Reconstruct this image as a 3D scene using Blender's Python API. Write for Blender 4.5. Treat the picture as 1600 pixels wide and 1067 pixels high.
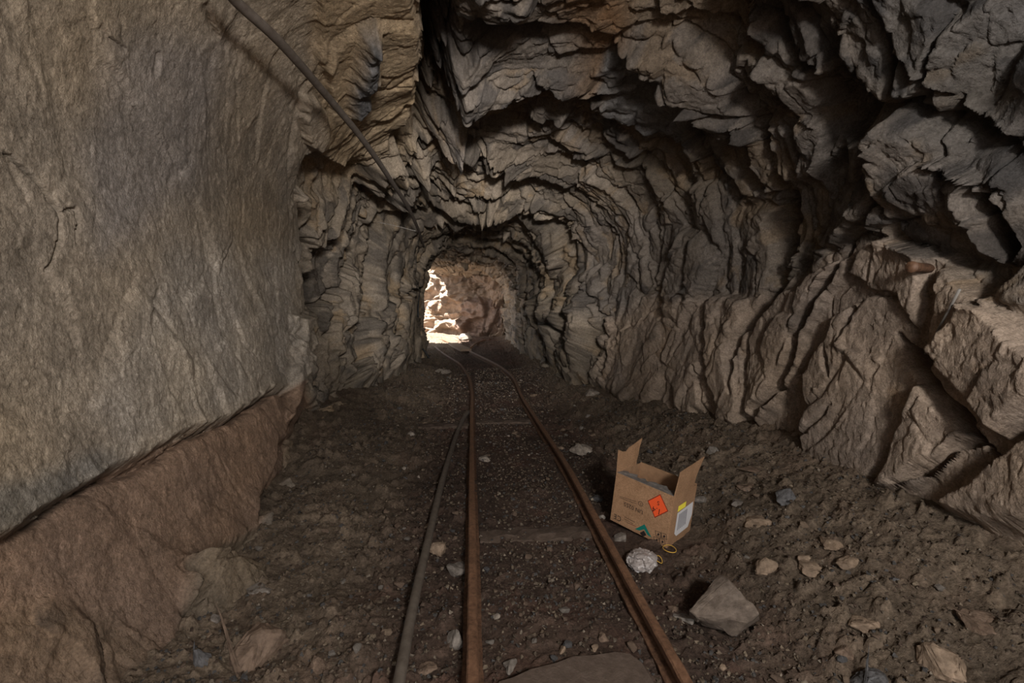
import bpy, bmesh, math, random
import numpy as np
from mathutils import Vector, Matrix, Euler
for o in list(bpy.data.objects): bpy.data.objects.remove(o)
SC = bpy.context.scene
COL = SC.collection
# ------------------------------------------------------------------ camera
FPX = 750.0; W, H = 1600, 1067
CAM = np.array([0.0, 0.0, 1.10])
YAW = math.atan(62/FPX); PIT = math.atan(51.5/FPX)
Fv = np.array([math.sin(YAW)*math.cos(PIT), math.cos(YAW)*math.cos(PIT), -math.sin(PIT)])
Rv = np.array([math.cos(YAW), -math.sin(YAW), 0.0]); Uv = np.cross(Rv, Fv)
cd = bpy.data.cameras.new('camera'); cam = bpy.data.objects.new('camera', cd); COL.objects.link(cam)
cd.sensor_width = 36.0; cd.lens = 36.0*FPX/W; cd.clip_start = .05
cam.matrix_world = Matrix(((Rv[0], Uv[0], -Fv[0], CAM[0]), (Rv[1], Uv[1], -Fv[1], CAM[1]), (Rv[2], Uv[2], -Fv[2], CAM[2]), (0, 0, 0, 1)))
SC.camera = cam
# ------------------------------------------------------------------ light
vs = SC.view_settings; vs.view_transform = 'Standard'; vs.look = 'None'; vs.gamma = 1; vs.use_curve_mapping = False
vs.exposure = 0.15
world = bpy.data.worlds.new('sky'); SC.world = world; world.use_nodes = True
bg = world.node_tree.nodes['Background']; bg.inputs[0].default_value = (.95, .97, 1, 1); bg.inputs[1].default_value = 2.3
def add_light(name, kind, loc, target, energy, size=.5, color=(1, 1, 1)):
    l = bpy.data.lights.new(name, kind); l.energy = energy; l.color = color
    if kind == 'AREA': l.shape = 'DISK'; l.size = size
    if kind == 'SPOT': l.shadow_soft_size = size
    o = bpy.data.objects.new(name, l); COL.objects.link(o); o.location = loc
    o.rotation_euler = (Vector(target)-Vector(loc)).to_track_quat('-Z', 'Y').to_euler()
    return o
sun = add_light('sun', 'SUN', (-8, 12, 14), (-8+.42, 12+.32, 14-.85), 34, color=(1, .97, .93)); sun.data.angle = .01
add_light('work_lamp', 'AREA', (.6, -1.0, 1.8), (.35, 3.0, 1.0), 70, .35, (1, .97, .93))
tl = add_light('depth_fill_spot', 'SPOT', (.2, -1.0, 1.6), (.1, 8, 1.45), 1550, .12, (1, .97, .93)); tl.data.spot_size = math.radians(36); tl.data.spot_blend = 1.0  # unseen spot added behind the camera to brighten the deep drift

# ------------------------------------------------------------------ pixels <-> space
def project(P):
    d = P-CAM; z = d@Fv; z = np.where(np.abs(z) < 1e-4, 1e-4, z)
    x = 800+FPX*(d@Rv)/z; y = 533.5-FPX*(d@Uv)/z
    return x, y, z
def rays(px, py):
    px = np.asarray(px, float)[..., None]; py = np.asarray(py, float)[..., None]
    d = Fv*FPX+Rv*(px-800)-Uv*(py-533.5)
    return d/np.linalg.norm(d, axis=-1, keepdims=True)
def ground(px, py, z=0.0):
    d = rays(px, py); t = (z-CAM[2])/d[..., 2]
    return CAM+d*t[..., None]
# ------------------------------------------------------------------ noise
RT = np.random.RandomState(7).rand(4, 64*64*64).astype(np.float32)
def tab(k, ix, iy, iz):
    return RT[k][((ix & 63) << 12) | ((iy & 63) << 6) | (iz & 63)]
def vnoise(p, k=0):
    f = np.floor(p).astype(np.int32); t = (p-f).astype(np.float32); t = t*t*t*(t*(t*6-15)+10)
    x, y, z = f[..., 0], f[..., 1], f[..., 2]; tx, ty, tz = t[..., 0], t[..., 1], t[..., 2]
    r = 0
    for a in (0, 1):
        wa = tx if a else 1-tx
        for b in (0, 1):
            wb = wa*(ty if b else 1-ty)
            r = r+wb*((1-tz)*tab(k, x+a, y+b, z)+tz*tab(k, x+a, y+b, z+1))
    return r*2-1
def fbm(p, o=4, k=0, g=.5):
    r = 0; a = 1.0
    for i in range(o):
        r = r+a*vnoise(p*(2.03**i)+17.3*i, (k+i) % 4); a *= g
    return r
def facet(p, tilt=1.0, seed=0):
    """broken-rock cells: every cell a tilted plane; returns height, gap to the next cell, random id"""
    p = p+np.array([seed*5.37, seed*3.11, seed*7.77]); q = np.floor(p-.5).astype(np.int32)
    b1 = np.full(p.shape[:-1], 9, np.float32); b2 = b1.copy(); hh = np.zeros_like(b1); idr = np.zeros_like(b1)
    for a in (0, 1):
        for b in (0, 1):
            for c in (0, 1):
                ix, iy, iz = q[..., 0]+a, q[..., 1]+b, q[..., 2]+c
                r0, r1, r2, r3 = (tab(k, ix, iy, iz) for k in range(4))
                dx = p[..., 0]-(ix+.5+.75*(r0-.5)); dy = p[..., 1]-(iy+.5+.75*(r1-.5)); dz = p[..., 2]-(iz+.5+.75*(r2-.5))
                d = dx*dx+dy*dy+dz*dz
                t0 = tab(1, ix+9, iy, iz)-.5; t1 = tab(2, ix, iy+9, iz)-.5; t2 = tab(3, ix, iy, iz+9)-.5
                h = (r3-.5)+tilt*2*(t0*dx+t1*dy+t2*dz)
                m = d < b1
                b2 = np.where(m, b1, np.minimum(b2, d)); hh = np.where(m, h, hh); idr = np.where(m, r3, idr); b1 = np.where(m, d, b1)
    return hh, np.sqrt(b2)-np.sqrt(b1), idr
def sst(x, a, b):
    t = np.clip((x-a)/(b-a), 0, 1); return t*t*(3-2*t)
def lin(c):
    c = np.asarray(c, float)/255; return np.where(c < .04045, c/12.92, ((c+.055)/1.055)**2.4)
# ------------------------------------------------------------------ tunnel base surface (polar about its axis)
ZC = 1.15
YK = [-5, 1, 2, 3, 4, 5, 6.5, 9, 11, 21]
WR = [1.75, 1.75, 1.85, 1.9, 1.8, 1.6, 1.38, 1.25, 1.22, 1.25]
WL = [1.25, 1.22, 1.2, 1.2, 1.2, 1.2, 1.15, 1.02, 1.05, 1.1]
HT = [1.5, 1.45, 1.42, 1.4, 1.38, 1.36, 1.34, 1.32, 1.3, 1.35]
STEP = []                                           # (theta table, y table, depth)
def baseR(th, y, steps=True):
    c, s = np.cos(th), np.sin(th)
    wl = np.interp(y, YK, WL)+2.2*sst(y, 10.4, 11.6)
    w = np.where(c < 0, wl, np.interp(y, YK, WR)); h = np.where(s > 0, np.interp(y, YK, HT), np.where(c < 0, 1.58+1.2*sst(y, 3.3, 5), 3.5))
    n = 2.7
    R = ((np.abs(c)/w)**n+(np.abs(s)/h)**n)**(-1/n)
    if steps:
        for tt, yy, D, fade in STEP:
            ye = np.interp(th, tt, yy)
            R = R+D*sst(y, ye, ye+.05)*sst(th, tt[0]-.12, tt[0]+.02)*(1-sst(y, ye+fade, ye+2.5*fade))
    return R
def pt(th, R, y):
    return np.stack([R*np.cos(th), y, ZC+R*np.sin(th)], -1)
def hit(px, py, d=0.0, steps=True):
    """where the ray of a pixel meets the tunnel wall raised by d"""
    D = rays(px, py); n = len(D)
    ts = np.geomspace(.5, 26, 500)
    P = CAM+D[:, None, :]*ts[None, :, None]
    def g(P):
        th = np.arctan2(P[..., 2]-ZC, P[..., 0]); th = np.where(th < -math.pi/2, th+2*math.pi, th)
        return np.hypot(P[..., 0], P[..., 2]-ZC)-(baseR(th, P[..., 1], steps)-np.asarray(d)), th
    v, _ = g(P); k = np.argmax(v > 0, axis=1); k = np.maximum(k, 1)
    lo, hi = ts[k-1], ts[k]
    for _ in range(24):
        m = (lo+hi)/2; v, _ = g(CAM+D*m[:, None]); lo = np.where(v > 0, lo, m); hi = np.where(v > 0, m, hi)
    Q = CAM+D*hi[:, None]; _, th = g(Q)
    return Q, th
def to_base(poly, d):
    """pixel polygon of a face standing d proud -> the pixels of the base surface under it"""
    a = np.array(poly, float)
    if abs(d) < .005: return a
    Q, th = hit(a[:, 0], a[:, 1], d)
    B = pt(th, baseR(th, Q[:, 1]), Q[:, 1]); x, y, _ = project(B)
    return np.stack([x, y], -1)
def mkstep(poly, D, fade):
    a = np.array(poly, float); Q, th = hit(a[:, 0], a[:, 1], 0, False)
    o = np.argsort(th); STEP.append((th[o], Q[o, 1], D, fade))
# edge of the pale near slab and, beyond it, the edge of the tan face over the pipe
mkstep([(395, 800), (430, 700), (452, 605), (466, 560), (456, 520), (474, 480), (470, 400), (464, 310), (474, 240), (492, 235), (520, 255), (545, 262)], .19, .9)
mkstep([(480, 655), (500, 590), (508, 535), (512, 480), (520, 420), (536, 370), (561, 320), (599, 287), (612, 266), (622, 219), (646, 172), (655, 100), (660, 20), (662, -60)], .26, 1.4)

# ------------------------------------------------------------------ traced relief maps, drawn over the wall
X0, Y0, MW, MH = -260, -260, 2120, 1587
gx, gy = np.meshgrid(np.arange(MW)+X0, np.arange(MH)+Y0)
OFF = np.zeros((MH, MW), np.float32)                # relief in metres, + = proud
AMP = np.full((MH, MW), 1.0, np.float32)            # how broken the rock is
ZCOL = np.zeros((MH, MW, 3), np.float32); ZCOL[:] = lin((122, 110, 97))
ZVAR = np.full((MH, MW), 1.0, np.float32)           # how much black / tan banding
SID = np.zeros((MH, MW), np.int16)
def box_of(a, m):
    x0 = int(max(a[:, 0].min()-m-X0, 0)); x1 = int(min(a[:, 0].max()+m-X0, MW)); y0 = int(max(a[:, 1].min()-m-Y0, 0)); y1 = int(min(a[:, 1].max()+m-Y0, MH))
    return slice(y0, max(y1, y0+1)), slice(x0, max(x1, x0+1))
def seg_d(a, b, x, y):
    vx, vy = b-a; L = vx*vx+vy*vy+1e-9
    t = np.clip(((x-a[0])*vx+(y-a[1])*vy)/L, 0, 1)
    dx, dy = x-(a[0]+t*vx), y-(a[1]+t*vy)
    return dx*dx+dy*dy, t, vx*dy-vy*dx
def sdf(a, x, y):
    d = np.full(x.shape, 1e12); ins = np.zeros(x.shape, bool); n = len(a)
    for i in range(n):
        p, q = a[i], a[(i+1) % n]
        d = np.minimum(d, seg_d(p, q, x, y)[0])
        if p[1] != q[1]:
            ins ^= ((p[1] > y) != (q[1] > y)) & (x < (q[0]-p[0])*(y-p[1])/(q[1]-p[1])+p[0])
    d = np.sqrt(d); return np.where(ins, -d, d)
def zone(poly, col=None, amp=None, var=None, soft=14):
    a = np.array(poly, float); s = box_of(a, soft+2); d = sdf(a, gx[s], gy[s]); w = 1-sst(d, -soft, soft)
    if col is not None: ZCOL[s] += w[..., None].astype(np.float32)*(lin(col)-ZCOL[s])
    if amp is not None: AMP[s] += w*(amp-AMP[s])
    if var is not None: ZVAR[s] += w*(var-ZVAR[s])
SLABS = {}
def slab(poly, off, tilt=(0, 0), bevel=5, name=None, wall=None, label=None):
    """a face of the rock: off metres proud, tilting by tilt metres per 100 px"""
    a = to_base(poly, off); s = box_of(a, 14); d = sdf(a, gx[s], gy[s]); w = 1-sst(d, -bevel, 1.5)
    c = a.mean(0); h = off+tilt[0]*(gx[s]-c[0])/100+tilt[1]*(gy[s]-c[1])/100
    OFF[s] += w*(h-OFF[s])
    if name:
        k = len(SLABS)+1; SLABS[k] = (name, wall, label); SID[s][d < 0] = k
def ledge(pts, D, L, lip=.2):
    """a broken edge: the rock drops back by D on the right-hand side of the line and climbs again over L px"""
    a = np.array(pts, float); s = box_of(a, 3.2*L+6); x, y = gx[s], gy[s]
    best = np.full(x.shape, 1e12); sg = np.zeros(x.shape); tt = np.zeros(x.shape)
    ln = np.r_[0, np.cumsum(np.hypot(*np.diff(a, axis=0).T))]
    for i in range(len(a)-1):
        d, t, c = seg_d(a[i], a[i+1], x, y); m = d < best
        best = np.where(m, d, best); sg = np.where(m, np.sign(c), sg); tt = np.where(m, (ln[i]+t*(ln[i+1]-ln[i]))/ln[-1], tt)
    d = np.sqrt(best); taper = sst(tt, -.02, .18)*(1-sst(tt, .82, 1.02))
    v = np.where(sg > 0, -D*np.exp(-d/L)*sst(d, 0, 2.5), lip*D*np.exp(-d/(L*.7)))
    OFF[s] += (v*taper).astype(np.float32)
def crack(pts, D, w):
    a = np.array(pts, float); s = box_of(a, 3*w+6); x, y = gx[s], gy[s]; best = np.full(x.shape, 1e12); tt = np.zeros(x.shape)
    for i in range(len(a)-1):
        d, t, c = seg_d(a[i], a[i+1], x, y); m = d < best; best = np.where(m, d, best); tt = np.where(m, (i+t)/(len(a)-1), tt)
    d = np.sqrt(best); w = w*(.35+.65*sst(tt, 0, .2)*(1-sst(tt, .8, 1)))
    OFF[s] -= (D*(1-sst(d, 0, w))).astype(np.float32)

# --- zones: kind and colour of the rock
zone([(470, 230), (660, 150), (900, 330), (880, 600), (600, 700), (440, 700)], (136, 123, 108), 1.5, 1.0, 30)
zone([(470, 240), (560, 290), (640, 330), (664, 400), (655, 560), (600, 690), (440, 700)], None, .62, None, 16)
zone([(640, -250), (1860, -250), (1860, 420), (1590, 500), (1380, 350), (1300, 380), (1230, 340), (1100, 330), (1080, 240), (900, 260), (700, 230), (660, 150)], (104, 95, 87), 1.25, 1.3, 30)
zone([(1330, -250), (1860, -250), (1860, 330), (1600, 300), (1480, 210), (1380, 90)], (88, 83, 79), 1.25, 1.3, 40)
zone([(900, 330), (1100, 330), (1210, 340), (1200, 460), (1080, 460), (960, 520), (900, 420)], (116, 106, 97), .55, .8, 20)
zone([(952, 500), (1010, 470), (1200, 455), (1330, 380), (1380, 366), (1500, 440), (1620, 510), (1860, 560), (1860, 900), (1400, 830), (1200, 780), (1100, 690), (930, 640)], (146, 129, 114), .3, .5, 16)
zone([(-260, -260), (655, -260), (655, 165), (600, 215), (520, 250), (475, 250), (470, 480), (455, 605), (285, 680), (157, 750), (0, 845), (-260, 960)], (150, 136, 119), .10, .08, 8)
zone([(480, -100), (650, -100), (652, 170), (600, 230), (520, 290), (490, 160)], (156, 136, 110), .19, .35, 18)
zone([(170, 60), (360, 60), (350, 240), (250, 330), (130, 400), (120, 250)], (140, 130, 121), .12, .12, 40)
zone([(250, 380), (470, 380), (460, 600), (300, 670), (160, 740), (120, 640)], (158, 147, 134), .13, .1, 40)
zone([(-260, 800), (0, 770), (120, 720), (150, 750), (0, 845), (-260, 960)], (122, 116, 108), .2, .4, 25)
zone([(556, 30), (578, 20), (574, 110), (570, 165), (545, 170), (535, 120)], (82, 80, 80), .8, .5, 9)
zone([(885, -100), (950, -100), (968, 60), (950, 160), (925, 130), (890, 70), (870, 0)], (122, 98, 76), .9, .5, 26)
zone([(940, 95), (1040, 110), (1085, 165), (1082, 235), (1000, 220), (945, 190)], (104, 101, 100), .55, .5, 10)
zone([(0, 845), (157, 752), (285, 682), (352, 652), (450, 608), (468, 640), (430, 740), (400, 830), (290, 885), (300, 1010), (280, 1330), (-260, 1330), (-260, 960)], (128, 105, 88), .09, .1, 6)
zone([(-100, 960), (60, 930), (180, 960), (300, 1050), (280, 1200), (-200, 1200)], (116, 96, 78), .45, .6, 30)
zone([(290, 885), (400, 830), (460, 900), (470, 1200), (290, 1200)], (116, 101, 84), .8, .6, 14)
zone([(470, 660), (560, 620), (620, 690), (560, 720), (430, 780), (430, 720)], (140, 121, 100), .6, .4, 10)
# --- faces told apart in the photograph
slab([(-260, -260), (500, -260), (470, 100), (478, 170), (467, 202), (474, 240), (464, 310), (470, 400), (474, 480), (456, 520), (466, 560), (450, 606), (352, 650), (285, 679), (228, 720), (157, 750), (86, 783), (0, 845), (-260, 960)], .05, (0, .012), 7, 'rock_slab', 'wall_left', 'large smooth tan-grey rock slab face of the left wall')
slab([(0, 850), (86, 788), (157, 755), (228, 731), (285, 684), (352, 655), (450, 611), (468, 636), (458, 680), (432, 702), (430, 740), (405, 788), (400, 828), (370, 850), (300, 878), (285, 884), (303, 940), (296, 1010), (280, 1300), (-260, 1300), (-260, 965)], .02, (.02, -.01), 6, 'rock_slab', 'wall_left', 'brown smooth rock slab below the dark seam')
slab([(500, -200), (650, -200), (653, 100), (646, 168), (615, 190), (560, 210), (520, 245), (482, 232), (520, 170), (500, 100)], .04, (0, 0), 8, 'rock_slab', 'wall_left', 'tan rock face at the top beside the overhead hose')
slab([(476, 170), (500, 160), (518, 185), (517, 225), (505, 245), (480, 240), (472, 205)], .07, (0, 0), 7, 'rock_lump', 'wall_left', 'pale grey tongue of rock below the hose')
for poly, off in (
    ([(470, 489), (497, 482), (506, 533), (497, 587), (480, 647), (452, 660), (458, 600)], .11),
    ([(503, 459), (519, 452), (521, 502), (514, 556), (508, 610), (503, 536)], .08),
    ([(528, 435), (565, 408), (563, 462), (548, 536), (541, 600), (524, 592), (522, 502)], .11),
    ([(575, 384), (619, 310), (646, 367), (619, 435), (612, 509), (589, 529), (568, 516), (572, 442)], .12),
    ([(568, 529), (612, 512), (605, 556), (582, 610), (562, 590)], .15),
    ([(619, 462), (659, 428), (653, 489), (654, 553), (619, 583), (612, 519)], .12),
    ([(470, 305), (578, 300), (551, 350), (524, 398), (484, 384)], .06)):
    slab(poly, off, (-.12, 0), 10, 'rock_rib', 'wall_left')
slab([(470, 670), (500, 635), (560, 610), (606, 660), (612, 685), (560, 690), (480, 705)], .10, (0, -.05), 12, 'rock_lump', 'wall_left')
slab([(1254, 650), (1262, 575), (1300, 500), (1345, 462), (1400, 470), (1414, 535), (1466, 622), (1517, 693), (1425, 760), (1330, 785), (1262, 720)], .07, (-.03, .02), 6, 'rock_slab', 'wall_right', 'large three-sided rock slab on the right wall')
slab([(1440, 425), (1470, 416), (1530, 470), (1585, 530), (1640, 560), (1640, 620), (1552, 684), (1500, 625), (1458, 572), (1428, 530), (1440, 470)], .10, (.02, .01), 14, 'rock_block', 'wall_right', 'straight-edged rock block jutting beside the dark notch')
slab([(1202, 452), (1240, 440), (1308, 400), (1314, 432), (1283, 474), (1252, 526), (1242, 570), (1212, 612), (1188, 662), (1166, 640), (1160, 566), (1156, 522)], .08, (-.04, 0), 6, 'rock_slab', 'wall_right')
slab([(960, 520), (1010, 482), (1080, 460), (1096, 540), (1094, 580), (1099, 631), (1060, 655), (980, 640), (940, 605)], .06, (0, .02), 8, 'rock_slab', 'wall_right')
slab([(1084, 458), (1140, 462), (1152, 520), (1155, 566), (1161, 622), (1150, 660), (1115, 664), (1103, 631), (1099, 579)], .10, (.02, .02), 7, 'rock_slab', 'wall_right')
slab([(1345, 380), (1380, 369), (1436, 402), (1430, 470), (1422, 520), (1400, 465), (1350, 455), (1324, 430), (1330, 395)], .06, (0, 0), 6, 'rock_slab', 'wall_right')
slab([(1443, 790), (1548, 704), (1640, 640), (1660, 800), (1513, 812)], .10, (0, .03), 14, 'rock_block', 'wall_right', 'rock ledge under the notch at the right')
slab([(1170, 200), (1215, 185), (1285, 200), (1300, 240), (1270, 290), (1225, 300), (1180, 280)], .08, (0, 0), 14, 'rock_lump', 'wall_right')
slab([(1448, 250), (1490, 236), (1545, 275), (1540, 340), (1500, 372), (1440, 360), (1420, 300)], .07, (.03, 0), 7, 'rock_slab', 'wall_right')
slab([(1190, 700), (1240, 650), (1260, 720), (1330, 790), (1300, 810), (1190, 790)], .05, (0, 0), 14, 'rock_lump', 'wall_right')
slab([(985, 20), (1040, 10), (1110, 60), (1150, 80), (1120, 92), (1060, 70), (1010, 60)], .08, (0, .03), 6, 'rock_slab', 'ceiling')
slab([(880, 440), (920, 420), (950, 510), (955, 545), (935, 600), (880, 590), (865, 540)], .10, (0, 0), 9, 'rock_slab', 'wall_right')
slab([(835, 380), (860, 400), (885, 430), (870, 440), (845, 415)], .08, (0, 0), 5, 'rock_lump', 'wall_right')
# --- broken edges and clefts
for p, D, L in [
    ([(0, 845), (86, 785), (157, 752), (228, 727), (285, 681), (352, 652), (450, 607)], .07, 9),
    ([(255, 78), (250, 100), (242, 118)], .02, 8), ([(330, 0), (335, 35), (345, 60)], .03, 8), ([(160, 40), (172, 62), (205, 78)], .02, 8),
    ([(948, 83), (988, 79), (1044, 118), (1097, 140), (1114, 162), (1116, 200)], .22, 34),
    ([(1093, 306), (1084, 228), (1082, 166)], .16, 18),
    ([(1163, 184), (1180, 284), (1215, 306), (1246, 337)], .14, 16),
    ([(1206, 17), (1263, 74), (1338, 114), (1364, 162), (1386, 166)], .20, 22),
    ([(1110, 0), (1145, 30), (1180, 57)], .12, 14),
    ([(1386, 122), (1416, 175), (1443, 236)], .14, 16),
    ([(1495, 232), (1548, 262), (1600, 284)], .12, 10),
    ([(1535, 131), (1560, 165), (1600, 200)], .22, 24),
    ([(1372, 366), (1438, 395), (1504, 439), (1556, 487), (1600, 510)], -.0, 10),
    ([(1600, 500), (1556, 483), (1504, 435), (1438, 391), (1372, 362)], .10, 15),
    ([(720, 20), (760, 40), (700, 25)], .05, 10),
    ([(720, 24), (745, 28), (775, 40), (800, 35)], .12, 14),
    ([(780, 40), (850, 45), (900, 52)], .08, 10), ([(840, 105), (900, 130), (940, 150)], .14, 12),
    ([(665, 235), (700, 222), (760, 238), (800, 262), (860, 275)], .16, 14),
    ([(680, 300), (740, 305), (800, 330), (850, 365)], .10, 10), ([(760, 270), (820, 300), (900, 345)], .09, 10),
    ([(670, 390), (700, 362), (760, 350), (820, 372), (850, 420), (862, 470)], .16, 10),
    ([(1000, 130), (1040, 175), (1080, 180)], .05, 8), ([(950, 185), (1010, 205), (1080, 222)], .06, 8),
    ([(1240, 130), (1270, 185), (1300, 200)], .08, 12), ([(1330, 40), (1370, 90), (1400, 100)], .12, 14), ([(1450, 40), (1500, 100), (1530, 130)], .12, 14),
    ([(1290, 60), (1330, 150), (1345, 230)], .07, 10), ([(1050, 20), (1110, 75), (1160, 110), (1200, 170)], .08, 10),
]:
    if D: ledge(p, D, L)
for p, D, w in [
    ([(-20, 225), (0, 236), (25, 262), (55, 295), (75, 330), (70, 375), (45, 420)], .035, 4.5), ([(75, 330), (98, 325), (100, 350), (92, 375)], .025, 3.5),
    ([(1326, 384), (1311, 439), (1285, 474), (1254, 526), (1246, 570), (1224, 605), (1202, 640), (1196, 670)], .26, 11),
    ([(1215, 330), (1212, 380), (1202, 447), (1154, 522), (1158, 566), (1163, 622)], .2, 9),
    ([(1097, 579), (1101, 631), (1114, 662)], .08, 5), ([(900, 404), (940, 490), (955, 530), (950, 560), (935, 605)], .12, 7),
    ([(1416, 530), (1460, 590), (1500, 645), (1546, 690)], .20, 15), ([(1548, 690), (1521, 704), (1469, 742), (1425, 768)], .15, 9),
    ([(1548, 690), (1570, 715), (1590, 735)], .08, 5), ([(1206, 325), (1209, 380), (1202, 445)], .28, 16), ([(1350, 475), (1348, 505), (1325, 545)], .08, 6),
    ([(1308, 550), (1310, 575), (1318, 600)], .07, 6), ([(1556, 280), (1562, 340), (1560, 410)], .25, 20), ([(1250, 720), (1290, 690), (1330, 645)], .05, 5),
    ([(585, 350), (572, 401), (566, 455), (556, 536), (548, 610)], .30, 8), ([(510, 455), (508, 516), (503, 600)], .2, 5), ([(570, 315), (545, 398), (513, 452), (477, 487)], .28, 8),
    ([(479, 300), (477, 400), (482, 475)], .25, 8), ([(631, 430), (616, 482), (610, 580)], .22, 6), ([(524, 500), (520, 560), (515, 620)], .2, 5), ([(660, 400), (640, 450), (618, 470)], .15, 5), ([(662, -40), (664, 60), (660, 150), (640, 215), (600, 285)], .16, 11),
    ([(285, 883), (305, 940), (298, 1010)], .08, 8), ([(690, 120), (688, 60), (700, 0)], .10, 8), ([(1180, 60), (1210, 130), (1250, 190)], .06, 6),
    ([(1380, 200), (1400, 290), (1430, 350)], .08, 7), ([(1040, 300), (1010, 380), (975, 450)], .03, 4), ([(1075, 370), (1078, 430), (1070, 460)], .05, 6), ([(1130, 380), (1120, 430), (1118, 470)], .05, 6),
]: crack(p, D, w)

def sample(M, x, y):
    xi = np.clip(x-X0, 0, MW-1.01); yi = np.clip(y-Y0, 0, MH-1.01); i = xi.astype(np.int32); j = yi.astype(np.int32)
    u = (xi-i).astype(np.float32); v = (yi-j).astype(np.float32)
    if M.ndim == 3: u = u[..., None]; v = v[..., None]
    return (M[j, i]*(1-u)+M[j, i+1]*u)*(1-v)+(M[j+1, i]*(1-u)+M[j+1, i+1]*u)*v
def normals(P):
    a = np.gradient(P, axis=0); b = np.gradient(P, axis=1); n = np.cross(a, b)
    return n/np.maximum(np.linalg.norm(n, axis=-1, keepdims=True), 1e-9)
# bedding frame: beds cross the drift, leaning towards the viewer at the top
NB = np.array([.22, .86, .46]); NB /= np.linalg.norm(NB)
T1 = np.cross(NB, [1, 0, 0]); T1 /= np.linalg.norm(T1); T2 = np.cross(NB, T1)
BED = np.stack([NB, T1, T2], 1)
NB2 = np.array([.30, .95, .10]); NB2 /= np.linalg.norm(NB2)
U1 = np.cross(NB2, [1, 0, 0]); U1 /= np.linalg.norm(U1); BED2 = np.stack([NB2, U1, np.cross(NB2, U1)], 1)
def beds(B, f1, f2, f3, k):
    h1, e1, i1 = facet(B*np.array(f1), 1.1, k); h2, e2, i2 = facet(B*np.array(f2), 1.1, k+1); h3, e3, i3 = facet(B*np.array(f3), 1.1, k+2)
    r = .20*h1*(.3+.7*sst(e1, 0, .13))+.095*h2*(.3+.7*sst(e2, 0, .14))-.04*(1-sst(e1, 0, .07))-.02*(1-sst(e2, 0, .08))
    return r, h3*(.4+.6*sst(e3, 0, .15))-.35*(1-sst(e3, 0, .1)), i1, i2, i3
def rock_relief(P, A):
    Q = P+.09*np.stack([fbm(P*1.8+s, 3, s, .4) for s in (0, 1, 2)], -1)
    r, h3, i1, i2, i3 = beds(Q@BED, (2.1, 1.0, 1.0), (5.6, 2.5, 2.5), (15., 8., 8.), 1)
    w = sst(-P[..., 0], .25, .6)*sst(P[..., 1], 3.2, 3.8)*(P[..., 1] < 16)
    q, g3, j1, j2, j3 = beds(Q@BED2, (2.6, .8, .8), (7.5, 1.9, 2.2), (17., 6., 7.), 5)
    r = r*(1-w)+q*w; h3 = h3*(1-w)+g3*w; m = w > .5
    i1 = np.where(m, j1, i1); i2 = np.where(m, j2, i2); i3 = np.where(m, j3, i3)
    r = r+.03*fbm(P*1.3, 3, 1)
    return r*A+(np.minimum(A, .8)+1.3*np.clip(A-1, 0, .4))*.025*h3, i1, i2, i3
def fine_relief(P, A):
    h, e, i = facet(P*np.array([38, 38, 30.]), .9, 4)
    return (.0048*h+.0016*fbm(P*26, 3, 2, .6))*(.42+.58*np.clip(A*1.6, 0, 1))
def rock_colour(P, zc, var, i1, i2, i3):
    n1 = fbm(P*1.7+5, 4, 1); n2 = fbm(P*7+3, 3, 2); n3 = vnoise(P*30, 3)
    v = .9*(i2-.5)+.5*(i1-.5)+.45*n2+.35*(i3-.5)
    c = zc*(1+.2*n1+.14*n2+.08*n3)[..., None]*(1+np.clip(fbm(P*2.6+50, 3, 3), -1, 1)[..., None]*np.array([.025, 0, -.05]))
    dark = sst(v*var, .22, .6)[..., None]; tan = sst((-v+.25*n1)*var, .25, .6)[..., None]
    c = c+dark*.85*(zc*np.array([.36, .37, .40])-c)
    c = c+tan*.6*(zc*np.array([1.35, 1.16, .88])-c)
    return np.clip(c, .01, .9)
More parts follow.
